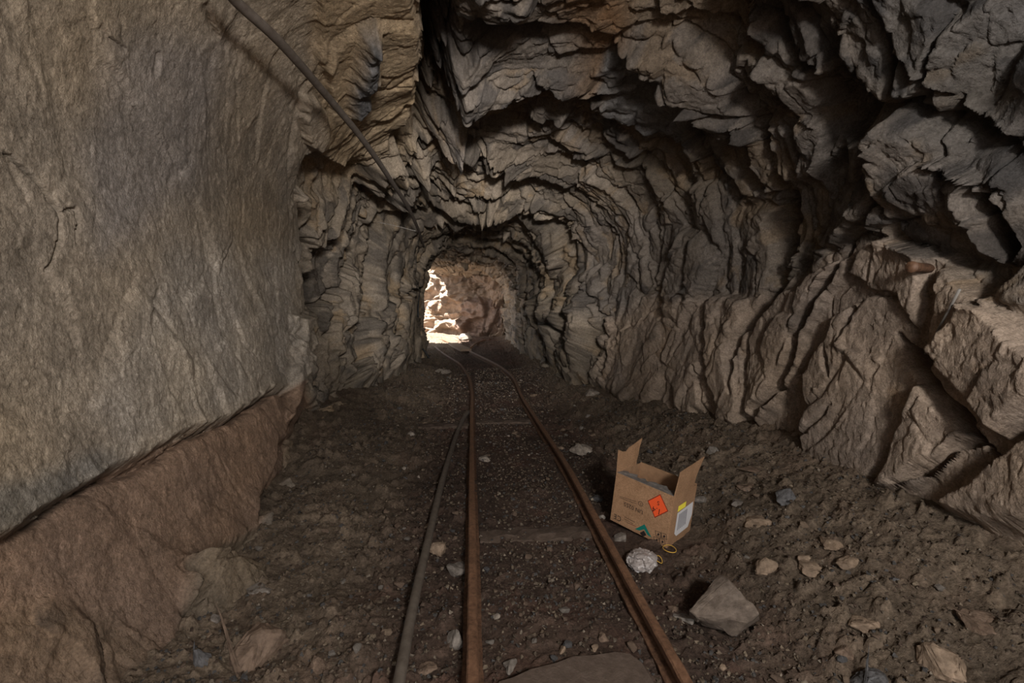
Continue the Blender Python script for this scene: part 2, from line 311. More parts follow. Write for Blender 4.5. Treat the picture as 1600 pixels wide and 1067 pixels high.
# ------------------------------------------------------------------ materials
def material(name, color=(.2, .2, .2), rough=.8, attr=None, bump=(), noise=None, spec=.3, metal=0.0):
    m = bpy.data.materials.new(name); m.use_nodes = True; nt = m.node_tree; b = nt.nodes['Principled BSDF']
    b.inputs['Roughness'].default_value = rough; b.inputs['Specular IOR Level'].default_value = spec; b.inputs['Metallic'].default_value = metal
    tc = nt.nodes.new('ShaderNodeTexCoord')
    if attr:
        c = nt.nodes.new('ShaderNodeAttribute'); c.attribute_name = attr; src = c.outputs['Color']
    else:
        c = nt.nodes.new('ShaderNodeRGB'); c.outputs[0].default_value = (*color, 1); src = c.outputs[0]
    for sc, lo, hi, tint in (noise or []):
        n = nt.nodes.new('ShaderNodeTexNoise'); n.inputs['Scale'].default_value = sc; n.inputs['Detail'].default_value = 6; n.inputs['Roughness'].default_value = .65
        nt.links.new(tc.outputs['Object'], n.inputs['Vector'])
        r = nt.nodes.new('ShaderNodeValToRGB'); r.color_ramp.elements[0].position = .32; r.color_ramp.elements[1].position = .68
        r.color_ramp.elements[0].color = (lo*tint[0], lo*tint[1], lo*tint[2], 1); r.color_ramp.elements[1].color = (hi, hi, hi, 1)
        nt.links.new(n.outputs['Fac'], r.inputs[0])
        x = nt.nodes.new('ShaderNodeMixRGB'); x.blend_type = 'MULTIPLY'; x.inputs[0].default_value = 1
        nt.links.new(src, x.inputs[1]); nt.links.new(r.outputs[0], x.inputs[2]); src = x.outputs[0]
    nt.links.new(src, b.inputs['Base Color'])
    prev = None
    for sc, dist, st in bump:
        n = nt.nodes.new('ShaderNodeTexNoise'); n.inputs['Scale'].default_value = sc; n.inputs['Detail'].default_value = 5; n.inputs['Roughness'].default_value = .7
        nt.links.new(tc.outputs['Object'], n.inputs['Vector'])
        k = nt.nodes.new('ShaderNodeBump'); k.inputs['Distance'].default_value = dist; k.inputs['Strength'].default_value = st
        nt.links.new(n.outputs['Fac'], k.inputs['Height'])
        if prev: nt.links.new(prev, k.inputs['Normal'])
        prev = k.outputs['Normal']
    if prev: nt.links.new(prev, b.inputs['Normal'])
    return m
M = {}
M['rock'] = material('rock', attr='Col', rough=.66, bump=((45, .016, .6), (160, .006, .75)), noise=((110, .66, 1.28, (1, .98, .94)), (40, .72, 1.2, (1, .98, .95)), (9, .8, 1.15, (1, 1, 1))), spec=.35)
M['soil'] = material('soil', attr='Col', rough=.9, bump=((60, .015, .8), (220, .005, .8)), noise=((90, .55, 1.35, (1, .96, .9)), (12, .8, 1.15, (1, 1, 1))), spec=.2)
# ------------------------------------------------------------------ mesh helpers
def tag(o, label=None, cat=None, group=None, kind=None):
    for k, v in (('label', label), ('category', cat), ('group', group), ('kind', kind)):
        if v: o[k] = v
    return o
def np_mesh(name, P, F, C=None, mat=None, smooth=True, parent=None):
    me = bpy.data.meshes.new(name); k = F.shape[1]
    me.vertices.add(len(P)); me.vertices.foreach_set('co', np.ascontiguousarray(P, np.float32).ravel())
    me.loops.add(F.size); me.loops.foreach_set('vertex_index', np.ascontiguousarray(F, np.int32).ravel())
    me.polygons.add(len(F)); me.polygons.foreach_set('loop_start', np.arange(0, F.size, k, dtype=np.int32))
    me.polygons.foreach_set('use_smooth', np.full(len(F), smooth))
    me.update(calc_edges=True)
    if C is not None:
        a = me.color_attributes.new('Col', 'FLOAT_COLOR', 'POINT')
        a.data.foreach_set('color', np.concatenate([C, np.ones((len(C), 1))], 1).astype(np.float32).ravel())
    if mat: me.materials.append(mat)
    o = bpy.data.objects.new(name, me); COL.objects.link(o)
    if parent: o.parent = parent
    return o
def grid_faces(n, m, flip=False):
    i = np.arange(n*m).reshape(n, m); a, b, c, d = i[:-1, :-1], i[1:, :-1], i[1:, 1:], i[:-1, 1:]
    return np.stack([a, d, c, b] if flip else [a, b, c, d], -1).reshape(-1, 4)
def cut(name, P, C, F, mat, parent=None):
    u, inv = np.unique(F, return_inverse=True)
    return np_mesh(name, P[u], inv.reshape(F.shape), C[u], mat, True, parent)

# ------------------------------------------------------------------ walls and roof
def tunnel(ys, ths):
    TH, Y = np.meshgrid(ths, ys); R = baseR(TH, Y); B = pt(TH, R, Y)
    px, py, pz = project(B); vis = pz > .25
    far = np.clip(Y, .5, 20)
    w1 = fbm(B*3.0+9, 3, 0); w2 = fbm(B*3.0+31, 3, 1)
    n1 = vnoise(B*(22)+3, 2); n2 = vnoise(B*22+40, 3)
    sx = px+9*w1*np.minimum(1, 3/far)+2.6*n1; sy = py+9*w2*np.minimum(1, 3/far)+2.6*n2
    inside = (vis & (px > X0) & (px < X0+MW) & (py > Y0) & (py < Y0+MH)).astype(np.float32)
    off = sample(OFF, sx, sy)*inside; A = np.where(inside > 0, sample(AMP, sx, sy), .8); A = A*np.minimum(1.1, .6+.13*far)*(1-.45*sst(far, 5.5, 9))
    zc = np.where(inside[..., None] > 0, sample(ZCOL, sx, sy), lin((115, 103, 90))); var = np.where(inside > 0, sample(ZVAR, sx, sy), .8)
    rel, i1, i2, i3 = rock_relief(B, A)
    P = pt(TH, R-off-rel, Y)
    N = normals(P); inward = np.stack([-np.cos(TH), 0*TH, -np.sin(TH)], -1); N = N*np.sign((N*inward).sum(-1, keepdims=True)+1e-9)
    P = P+N*fine_relief(P, A)[..., None]
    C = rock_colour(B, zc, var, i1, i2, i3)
    sid = SID[np.clip(sy-Y0, 0, MH-1).astype(int), np.clip(sx-X0, 0, MW-1).astype(int)]*(inside > 0)
    return P, C, sid, TH, Y
WALLS = {}
def emit(ys, ths, slabs=True, back=0.0):
    P, C, sid, TH, Y = tunnel(ys, ths); P = P+back*np.stack([np.cos(TH), 0*TH, np.sin(TH)], -1); n, m = TH.shape
    F = grid_faces(n, m); Pf, Cf = P.reshape(-1, 3), C.reshape(-1, 3)
    t = TH.reshape(-1)[F[:, 0]]; yy = Y.reshape(-1)[F[:, 0]]; s = sid.reshape(-1)[F[:, 0]].copy()
    keep = ~((yy > 13.8) & (Pf[F[:, 0], 0] < -1.45+.12*np.sin(yy*3)))
    if not slabs: s[:] = 0
    j = .06*np.sin(yy*5)+.03*np.sin(yy*17)
    wid = np.where(t > math.radians(118)+j, 0, np.where(t > math.radians(62)+j, 1, 2))
    for k, (nm, wall, lab) in SLABS.items():                 # a slab belongs to one wall only
        s[(s == k) & (wid != ['wall_left', 'ceiling', 'wall_right'].index(wall))] = 0
        if (s == k).sum() < 60: s[s == k] = 0
    for w, nm in enumerate(('wall_left', 'ceiling', 'wall_right')):
        f = F[(wid == w) & (s == 0) & keep]
        if not len(f): continue
        if nm in WALLS: cut('wall_section' if w != 1 else 'roof_section', Pf, Cf, f, M['rock'], WALLS[nm])
        else: WALLS[nm] = tag(cut(nm, Pf, Cf, f, M['rock']), kind='structure')
    for k, (nm, wall, lab) in SLABS.items():
        f = F[(s == k) & keep]
        if len(f): tag(cut(nm, Pf, Cf, f, M['rock'], WALLS[wall]), lab)
TA, TB = math.radians(-48), math.radians(242)
emit(np.geomspace(1.0, 6.0, 800), np.linspace(TA, TB, 1000))
emit(np.geomspace(5.85, 21.0, 230), np.linspace(TA, TB, 420), False)
emit(np.linspace(-2.0, 1.12, 50), np.linspace(TA, TB, 160), False, .05)
tag(WALLS['wall_left'], 'layered rock wall of the drift on the left side'); tag(WALLS['wall_right'], 'broken dark rock wall of the drift on the right side'); tag(WALLS['ceiling'], 'arched jagged rock roof of the drift')
# end wall, where the drift bends left to daylight
def end_wall():
    k = np.array([(1.75, 16.6), (1.2, 18.2), (.5, 19.2), (-.6, 19.6), (-2.2, 20.1), (-4.0, 21.5), (-6.5, 23.0)])
    L = np.r_[0, np.cumsum(np.hypot(*np.diff(k, axis=0).T))]; s = np.linspace(0, L[-1], 300); z = np.linspace(-.4, 4.2, 150)
    S, Z = np.meshgrid(s, z); X = np.interp(S, L, k[:, 0]); Y = np.interp(S, L, k[:, 1])
    B = np.stack([X, Y, Z], -1); rel, i1, i2, i3 = rock_relief(B, 1.6)
    bulge = .45*np.exp(-(((X-.25)/.95)**2+((Z-.75)/.85)**2)**2)
    P = B.copy(); P[..., 1] -= rel+bulge-.25*np.clip(Z-1.5, 0, 3)*-.3; P[..., 0] -= .5*rel
    zc = np.zeros_like(P)+lin((140, 120, 103)); zc = np.where((bulge > .2)[..., None], lin((112, 92, 80)), zc)  # bulge gets a darker colour, painting in the shade on it
    C = rock_colour(B, zc, .5+0*X, i1, i2, i3)
    o = np_mesh('wall_back', P.reshape(-1, 3), grid_faces(*X.shape), C.reshape(-1, 3), M['rock'])
    tag(o, 'sunlit rock wall at the far bend of the drift', kind='structure')
end_wall()
# ------------------------------------------------------------------ floor
def floor_base(x, y):
    x = np.asarray(x, float); y = np.asarray(y, float)
    near = 1-sst(y, 2.8, 5.5)
    xr = .98+.05*np.sin(y*2); r = np.clip(x-xr, 0, None); l = np.clip(-.42-x, 0, None)
    z = near*.40*r+(1-near)*.22*np.clip(x-.85, 0, None)+(.05+.16*sst(y, 2.2, 3.6))*l*np.where(y < 9.5, 1, .3)
    z = np.where(y > 10.5, np.minimum(z, .25), z)
    return z
def floor_z(x, y, full=False):
    x = np.asarray(x, float); y = np.asarray(y, float); b = floor_base(x, y)
    p = np.stack([x, y, 0*x], -1); trk = np.exp(-(((x-.3)/.42)**2)**2)*(y < 14)
    rough = 1-.55*trk-.45*np.exp(-(((x-.87)/.27)**2+((y-2.22)/.27)**2)**2)
    z = b+rough*(.035*fbm(p*2.5, 3, 1)+.011*fbm(p*9, 3, 2))
    wb = np.exp(-(((x-.87)/.27)**2+((y-2.22)/.27)**2)**2); z = z*(1-wb)+wb*(.012)
    if not full: return z
    q = p+.03*np.stack([vnoise(p*12, 0), vnoise(p*12+9, 1), 0*x], -1)
    z = z+rough*.005*fbm(p*28, 2, 0)
    id_ = 0
    for sc, h, sd, th in ((17, .022, 5, .70), (38, .014, 6, .40), (80, .007, 8, .2)):
        hh, e, i = facet(np.stack([q[..., 0]*sc, q[..., 1]*sc, 0*x+.5], -1), .45, sd)
        z = z+rough*h*sst(e, 0, .35)*sst(i, th, 1)*(1+.6*hh); id_ = id_+i
    return z, id_, trk
def make_floor():
    ys = np.r_[np.linspace(-6, .95, 40), np.geomspace(1.0, 24, 600)]
    u = np.linspace(-1, 1, 470); U, Y = np.meshgrid(u, ys)
    hw = np.interp(Y, [-5, 1, 3, 6, 10, 11, 14, 24], [2.3, 2.3, 2.4, 2.1, 1.8, 2.2, 4, 7])
    X = U*hw+np.interp(Y, [0, 1, 3, 10, 14, 24], [.25, .3, .3, .1, -1, -3])
    Z, idr, trk = floor_z(X, Y, True)
    p = np.stack([X, Y, Z], -1); n = fbm(p*1.6, 4, 1); n2 = fbm(p*6, 3, 2)
    side = sst(np.abs(X-.3), .45, .95)[..., None]
    c = lin((78, 63, 54))*(1-side)+lin((106, 92, 78))*side
    red = sst(n2+.4*n, .1, .7)[..., None]*(1-.6*side)
    c = c+red*.5*(lin((78, 56, 47))-c)
    c = c*(1+.22*n+.12*n2)[..., None]*(.72+.36*(idr/1.5))[..., None]
    o = np_mesh('floor', p.reshape(-1, 3), grid_faces(*X.shape, flip=True), np.clip(c, .01, .8).reshape(-1, 3), M['soil'])
    tag(o, 'dirt and gravel floor of the mine drift', kind='structure')
make_floor()
#OBJECTS
# ------------------------------------------------------------------ small-thing helpers
random.seed(5); RNG = np.random.RandomState(11)
def empty(name, loc=(0, 0, 0), rot=(0, 0, 0)):
    o = bpy.data.objects.new(name, None); COL.objects.link(o); o.location = loc; o.rotation_euler = rot; o.empty_display_size = .05
    return o
def obj(name, bm, mat, parent=None, smooth=False):
    me = bpy.data.meshes.new(name); bm.normal_update(); bm.to_mesh(me); bm.free(); me.materials.append(mat)
    if smooth: me.polygons.foreach_set('use_smooth', np.full(len(me.polygons), True))
    o = bpy.data.objects.new(name, me); COL.objects.link(o)
    if parent: o.parent = parent
    return o
def spline(p, n):
    p = np.array(p, float); q = np.vstack([2*p[0]-p[1], p, 2*p[-1]-p[-2]]); out = []
    for i in range(1, len(q)-2):
        for t in np.linspace(0, 1, n, endpoint=False):
            a, b, c, d = q[i-1:i+3]; out.append(.5*(2*b+(c-a)*t+(2*a-5*b+4*c-d)*t*t+(3*b-a-3*c+d)*t**3))
    return np.array(out+[p[-1]])
def sweep(name, path, prof, mat, parent=None, smooth=False, wob=0, cap=True):
    """carry a closed 2-D profile (side, up) along a path"""
    path = np.asarray(path); t = np.gradient(path, axis=0); t /= np.linalg.norm(t, axis=1, keepdims=True)
    side = np.cross(t, [0, 0, 1.0]); side /= np.maximum(np.linalg.norm(side, axis=1, keepdims=True), 1e-6); up = np.cross(side, t)
    prof = np.asarray(prof, float); m = len(prof); n = len(path)
    P = path[:, None]+side[:, None]*prof[None, :, :1]+up[:, None]*prof[None, :, 1:]
    if wob: P = P+wob*np.stack([vnoise(P*35+k*9, k) for k in range(3)], -1)
    bm = bmesh.new(); v = [[bm.verts.new(P[i, j]) for j in range(m)] for i in range(n)]
    for i in range(n-1):
        for j in range(m): bm.faces.new((v[i][j], v[i][(j+1) % m], v[i+1][(j+1) % m], v[i+1][j]))
    if cap: bm.faces.new(v[0][::-1]); bm.faces.new(v[-1])
    bmesh.ops.recalc_face_normals(bm, faces=bm.faces)
    return obj(name, bm, mat, parent, smooth)
def circle(r, n=10): return [(r*math.cos(2*math.pi*k/n), r*math.sin(2*math.pi*k/n)) for k in range(n)]
def floor_hit(px, py):
    """ray of a pixel down to the lumpy floor"""
    d = rays([px], [py])[0]; z = 0.0
    for _ in range(12):
        P = CAM+d*((z-CAM[2])/d[2]); z = .5*z+.5*float(floor_z(P[0], P[1]))
    return P
def wall_hit(px, py, root):
    d = Vector(rays([px], [py])[0]); best = None
    for o in [root]+list(root.children):
        ok, loc, nor, _ = o.ray_cast(Vector(CAM), d)
        if ok and (best is None or (loc-Vector(CAM)).length < (best-Vector(CAM)).length): best = loc
    return np.array(best) if best else None
M['rust'] = material('rust', (.115, .060, .034), .85, noise=((60, .45, 1.4, (1, .9, .8)), (14, .7, 1.2, (1, .95, .9))), bump=((120, .004, .7),))
M['rail_top'] = material('worn_rust', (.15, .078, .044), .6, noise=((60, .55, 1.35, (1, .92, .85)), (10, .75, 1.2, (1, 1, 1))), bump=((120, .003, .6),), spec=.5)
M['hose'] = material('hose_plastic', (.105, .085, .068), .65, noise=((30, .7, 1.25, (1, .95, .9)),), bump=((90, .002, .4),), spec=.4)
M['pipe'] = material('grey_hose', (.12, .098, .082), .7, noise=((25, .7, 1.2, (1, .95, .9)),), bump=((90, .002, .4),), spec=.4)
M['black'] = material('black_rubber', (.015, .015, .015), .6)
M['wire'] = material('pale_wire', (.22, .2, .18), .6)
M['wood'] = material('old_wood', (.085, .060, .045), .9, noise=((18, .6, 1.3, (1, .92, .85)),), bump=((50, .008, .7),))
M['plate'] = material('dusty_plate', (.095, .068, .052), .9, noise=((26, .7, 1.2, (1, .95, .9)),), bump=((70, .006, .6),))
def stone_mat(n, c): M[n] = material(n, tuple(lin(c)), .75, noise=((40, .6, 1.3, (1, .96, .92)), (9, .75, 1.2, (1, 1, 1))), bump=((55, .006, .7), (200, .002, .6)), spec=.3)
for n, c in (('stone_grey', (120, 112, 104)), ('stone_tan', (122, 104, 87)), ('stone_brown', (108, 90, 76)), ('stone_dark', (84, 82, 82)), ('stone_pale', (138, 127, 116)), ('stone_block', (98, 86, 76)), ('stone_blue', (110, 102, 95))): stone_mat(n, c)
# ------------------------------------------------------------------ track
HEAD = [(-.017, .040), (.017, .040), (.017, .058), (.012, .063), (-.012, .063), (-.017, .058)]
WEB = [(-.005, .008), (.005, .008), (.005, .042), (-.005, .042)]
FOOT = [(-.032, -.006), (.032, -.006), (.032, .004), (.008, .011), (-.008, .011), (-.032, .004)]
def rail(pts, label, n=10, group='narrow-gauge track rails'):
    p = np.array([ground(x, y, .075) for x, y in pts]); p = spline(p, n); p[:, 2] = .012+.003*np.sin(p[:, 1]*3)
    r = empty('rail', p[0]); q = p-p[0]
    tag(r, label, 'rail', group)
    sweep('rail_head', q, HEAD, M['rail_top'], r, wob=.0015); sweep('rail_web', q, WEB, M['rust'], r); sweep('rail_foot', q, FOOT, M['rust'], r, wob=.002)
    return r
rail([(738, 1110), (738, 1000), (738, 860), (737, 740), (737, 650), (737, 608), (731, 585), (716, 566), (694, 552), (680, 541)], 'rusty steel rail running straight away beside the grey hose')
rail([(1100, 1110), (1050, 1020), (985, 905), (930, 806), (880, 716), (840, 656), (815, 617), (799, 585), (770, 565), (734, 548)], 'rusty steel rail passing close by the cardboard box')
rail([(704, 535.5), (699, 533.5), (692, 530.5), (674, 527), (656, 524.5)], 'short far rail bending left towards the daylight', 6)
def board(name, x0, x1, y, w, top, label, yaw=0.0):
    bm = bmesh.new(); n = 14
    for j, (yy, zz) in enumerate(((-w/2, -.05), (-w/2, 0), (-w*.2, .008), (w*.25, .006), (w/2, 0), (w/2, -.05))):
        for i in range(n):
            x = (i/(n-1)-.5)*(x1-x0); bm.verts.new((x, yy+.006*math.sin(i*2.1+j), zz+.004*math.sin(i*1.3+j*2)))
    bm.verts.ensure_lookup_table(); V = bm.verts
    for j in range(5):
        for i in range(n-1): bm.faces.new((V[j*n+i], V[j*n+i+1], V[(j+1)*n+i+1], V[(j+1)*n+i]))
    for e in (0, n-1): bm.faces.new([V[j*n+e] for j in range(6)])
    bmesh.ops.recalc_face_normals(bm, faces=bm.faces)
    o = obj(name, bm, M['wood']); o.location = ((x0+x1)/2, y, top); o.rotation_euler.z = yaw
    return tag(o, label, 'sleeper', 'buried timber sleepers of the track')
for y_, lab in ((2.26, 'half-buried timber sleeper level with the cardboard box'), (4.62, 'half-buried timber sleeper near the upper end of the floor hose')):
    board('timber_sleeper', .03, .575, y_, .13, .004, lab, .01)
board('timber_sleeper', -.5, -.03, 4.45, .14, .02, 'low timber sleeper end left of the straight rail', .05)
def plate(name, px, z, thick, mat, label, cat):
    P = np.array([ground(x, y, z) for x, y in px]); c = P.mean(0); bm = bmesh.new(); n = len(P)
    t = [bm.verts.new(p-c) for p in P]; b = [bm.verts.new(p-c-np.array([0, 0, thick])) for p in P]
    bm.faces.new(t); bm.faces.new(b[::-1])
    for i in range(n): bm.faces.new((t[i], b[i], b[(i+1) % n], t[(i+1) % n]))
    bmesh.ops.recalc_face_normals(bm, faces=bm.faces); bmesh.ops.bevel(bm, geom=[e for e in bm.edges], offset=.004, segments=1, affect='EDGES')
    o = obj(name, bm, mat); o.location = c; return tag(o, label, cat)
plate('flat_slab', [(772, 1120), (778, 1063), (800, 1057), (828, 1044), (868, 1034), (894, 1024), (925, 1022), (960, 1017), (985, 1020), (1004, 1034), (1020, 1060), (1045, 1120)], .030, .05, M['plate'], 'smooth brown slab bedded between the rails at the bottom', 'slab')
P = np.array([ground(x, y, .06) for x, y in ((728, 547.5), (714, 541), (708, 537.5))]); P[:, 2] = .07
tag(sweep('plank', P, [(-.14, -.03), (.14, -.03), (.14, .03), (-.14, .03)], M['stone_tan']), 'pale plank lying at the far rail joint', 'plank')
P = spline([ground(x, y, .05) for x, y in ((736, 543), (741, 538.5), (747, 535), (758, 531))], 6)
tag(sweep('bent_rod', P, circle(.03, 8), M['rail_top'], smooth=True), 'thin bent rod forking off the far rail joint', 'rod')
# ------------------------------------------------------------------ hoses and cables
P = spline([ground(x, y, .055) for x, y in ((612, 1110), (625, 1050), (645, 945), (668, 845), (690, 752), (705, 702), (718, 665), (727, 648), (733, 642))], 10)
for p in P: p[2] = max(.045, float(floor_z(p[0], p[1]))+.018)
P[:, 2] = np.convolve(np.r_[[P[0, 2]]*4, P[:, 2], [P[-1, 2]]*4], np.ones(9)/9, 'valid')
tag(sweep('floor_hose', P, circle(.018, 14), M['hose'], smooth=True), 'grey plastic hose lying on the floor left of the straight rail', 'hose')
def at_z(px, py, z):
    d = rays([px], [py])[0]; return CAM+d*((z-CAM[2])/d[2])
def at_y(px, py, y):
    d = rays([px], [py])[0]; return CAM+d*((y-CAM[1])/d[1])
P = spline([at_z(x, y, 2.16) for x, y in ((330, -50), (368, 1), (442, 71), (521, 162), (565, 216), (605, 273), (638, 325), (654, 360), (662, 385))], 12)
tag(sweep('overhead_hose', P, circle(.019, 14), M['pipe'], smooth=True), 'grey hose slung along the upper left wall under the roof', 'hose')
P = spline([at_y(x, y, 9.5) for x, y in ((664, 385), (657, 430), (653.5, 480), (654, 515), (657, 538), (666, 552), (674, 566), (676, 575))], 8)
tag(sweep('black_cable', P, circle(.016, 8), M['black'], smooth=True), 'thin black cable hanging down at the end of the left wall', 'cable')
P = spline([at_y(590, 347, 5.6), at_y(615, 352, 5.5), at_y(650, 361, 5.4)], 6)
tag(sweep('thin_wire', P, circle(.003, 6), M['wire'], smooth=True), 'thin pale wire stretched from the left wall to the hose', 'wire')
# fittings in the right wall
a = wall_hit(1462, 420, WALLS['wall_right']); b = wall_hit(1436, 418, WALLS['wall_right'])
if a is not None and b is not None:
    d = (CAM-b)/np.linalg.norm(CAM-b); tip = at_y(1425, 417, float((b+d*.10)[1])); root = a-d*.06
    bt = empty('rock_bolt', root); tag(bt, 'rusty pipe stub poking out of the right rock wall', 'pipe stub')
    t = np.linspace(0, 1, 5)[:, None]; path = (tip-root)*t
    sweep('pipe_shell', path, circle(.019, 12), M['rust'], bt, True); sweep('pipe_rim', path[-1]+(path[-1]-path[-2])[None]*np.linspace(-.05, .06, 3)[:, None], circle(.022, 12), M['rail_top'], bt, True)
pts = [wall_hit(x, y, WALLS['wall_right']) for x, y in ((1500, 452), (1488, 478), (1474, 500), (1460, 524), (1446, 552))]
pts = [p for p in pts if p is not None]
if len(pts) > 3:
    d = np.array([(CAM-p)/np.linalg.norm(CAM-p) for p in pts]); k = np.linspace(0, 1, len(pts))[:, None]
    L = pts[0]*(1-k)+pts[-1]*k; L = L+d*max(.012, max(float(((p-l)*dd).sum()) for p, l, dd in zip(pts, L, d))*.6)
    tag(sweep('pale_stick', L, circle(.0045, 8), M['wire'], smooth=True, wob=.002), 'thin pale stick leaning on the right wall block', 'stick')
# ------------------------------------------------------------------ stones
def hull_bm(seed, npt=16, sx=1, sy=1, sz=1, bev=.06, cuts=0):
    r = np.random.RandomState(seed); v = r.normal(size=(npt, 3)); v /= np.linalg.norm(v, axis=1, keepdims=True); v *= r.uniform(.8, 1.05, (npt, 1))
    bm = bmesh.new()
    for p in v: bm.verts.new((p[0]*.5*sx, p[1]*.5*sy, p[2]*.5*sz))
    g = bmesh.ops.convex_hull(bm, input=bm.verts); bmesh.ops.delete(bm, geom=[x for x in g['geom_interior'] if isinstance(x, bmesh.types.BMVert)], context='VERTS')
    if bev: bmesh.ops.bevel(bm, geom=bm.edges[:], offset=bev*min(sx, sy, sz), segments=1, affect='EDGES', profile=.6)
    if cuts:
        bmesh.ops.triangulate(bm, faces=bm.faces); bmesh.ops.subdivide_edges(bm, edges=bm.edges, cuts=cuts, use_grid_fill=True)
        co = np.array([w.co for w in bm.verts]); s = max(sx, sy, sz)
        dd = .035*s*facet(co/s*5+seed, .8, 2)[0]+.02*s*fbm(co/s*6+seed, 3, 1)
        n = co/np.maximum(np.linalg.norm(co, axis=1, keepdims=True), 1e-6)
        for w, q in zip(bm.verts, co+n*dd[:, None]): w.co = q
    return bm
def stone(px, py, w, h, mat, label, seed, cat='stone', name='stone', depth=.85, sink=.22, cuts=2, npt=14, yaw=None):
    G = floor_hit(px, py); sc = float((G-CAM)@Fv)/FPX; sx = w*sc; sz = max(.8*h*sc, .25*sx); sy = depth*sx
    bm = hull_bm(seed, npt, sx, sy, sz, .05, cuts)
    o = obj(name, bm, M[mat]); G = G+np.array([0, .35*sy, 0])
    o.location = (G[0], G[1], float(floor_z(G[0], G[1]))+sz*(.5-sink)); o.rotation_euler.z = random.uniform(-.5, .5) if yaw is None else yaw
    return tag(o, label, cat, 'loose stones on the drift floor')
# the big angular block: traced outline of its top, dropped to the floor
def block():
    top = [((1125, 897), .17), ((1137, 905), .17), ((1188, 956), .12), ((1172, 972), .085), ((1148, 962), .10), ((1090, 966), .08), ((1076, 953), .09)]
    low = [((1188, 968), .02), ((1150, 993), .01), ((1100, 978), .01), ((1078, 964), .02), ((1128, 915), .02)]
    V = np.array([at_z(x, y, z) for (x, y), z in top+low]); c = V.mean(0); c[2] = 0
    bm = bmesh.new()
    for p in V-c: bm.verts.new(p)
    g = bmesh.ops.convex_hull(bm, input=bm.verts); bmesh.ops.delete(bm, geom=[x for x in g['geom_interior'] if isinstance(x, bmesh.types.BMVert)], context='VERTS')
    bmesh.ops.dissolve_limit(bm, angle_limit=.12, verts=bm.verts, edges=bm.edges); bmesh.ops.bevel(bm, geom=bm.edges[:], offset=.004, segments=1, affect='EDGES')
    bmesh.ops.triangulate(bm, faces=bm.faces); bmesh.ops.subdivide_edges(bm, edges=[e for e in bm.edges if e.calc_length() > .02], cuts=4, use_grid_fill=True)
    co = np.array([w.co for w in bm.verts]); d = .010*facet(co*np.array([14, 14, 30]), .8, 3)[0]+.004*fbm(co*40, 3, 1)
    for w, q in zip(bm.verts, co+np.array([.1, -.3, 1])*d[:, None]): w.co = q
    o = obj('stone_block', bm, M['stone_block']); o.location = c; tag(o, 'large angular grey-brown rock block near the box in the foreground', 'stone')
block()
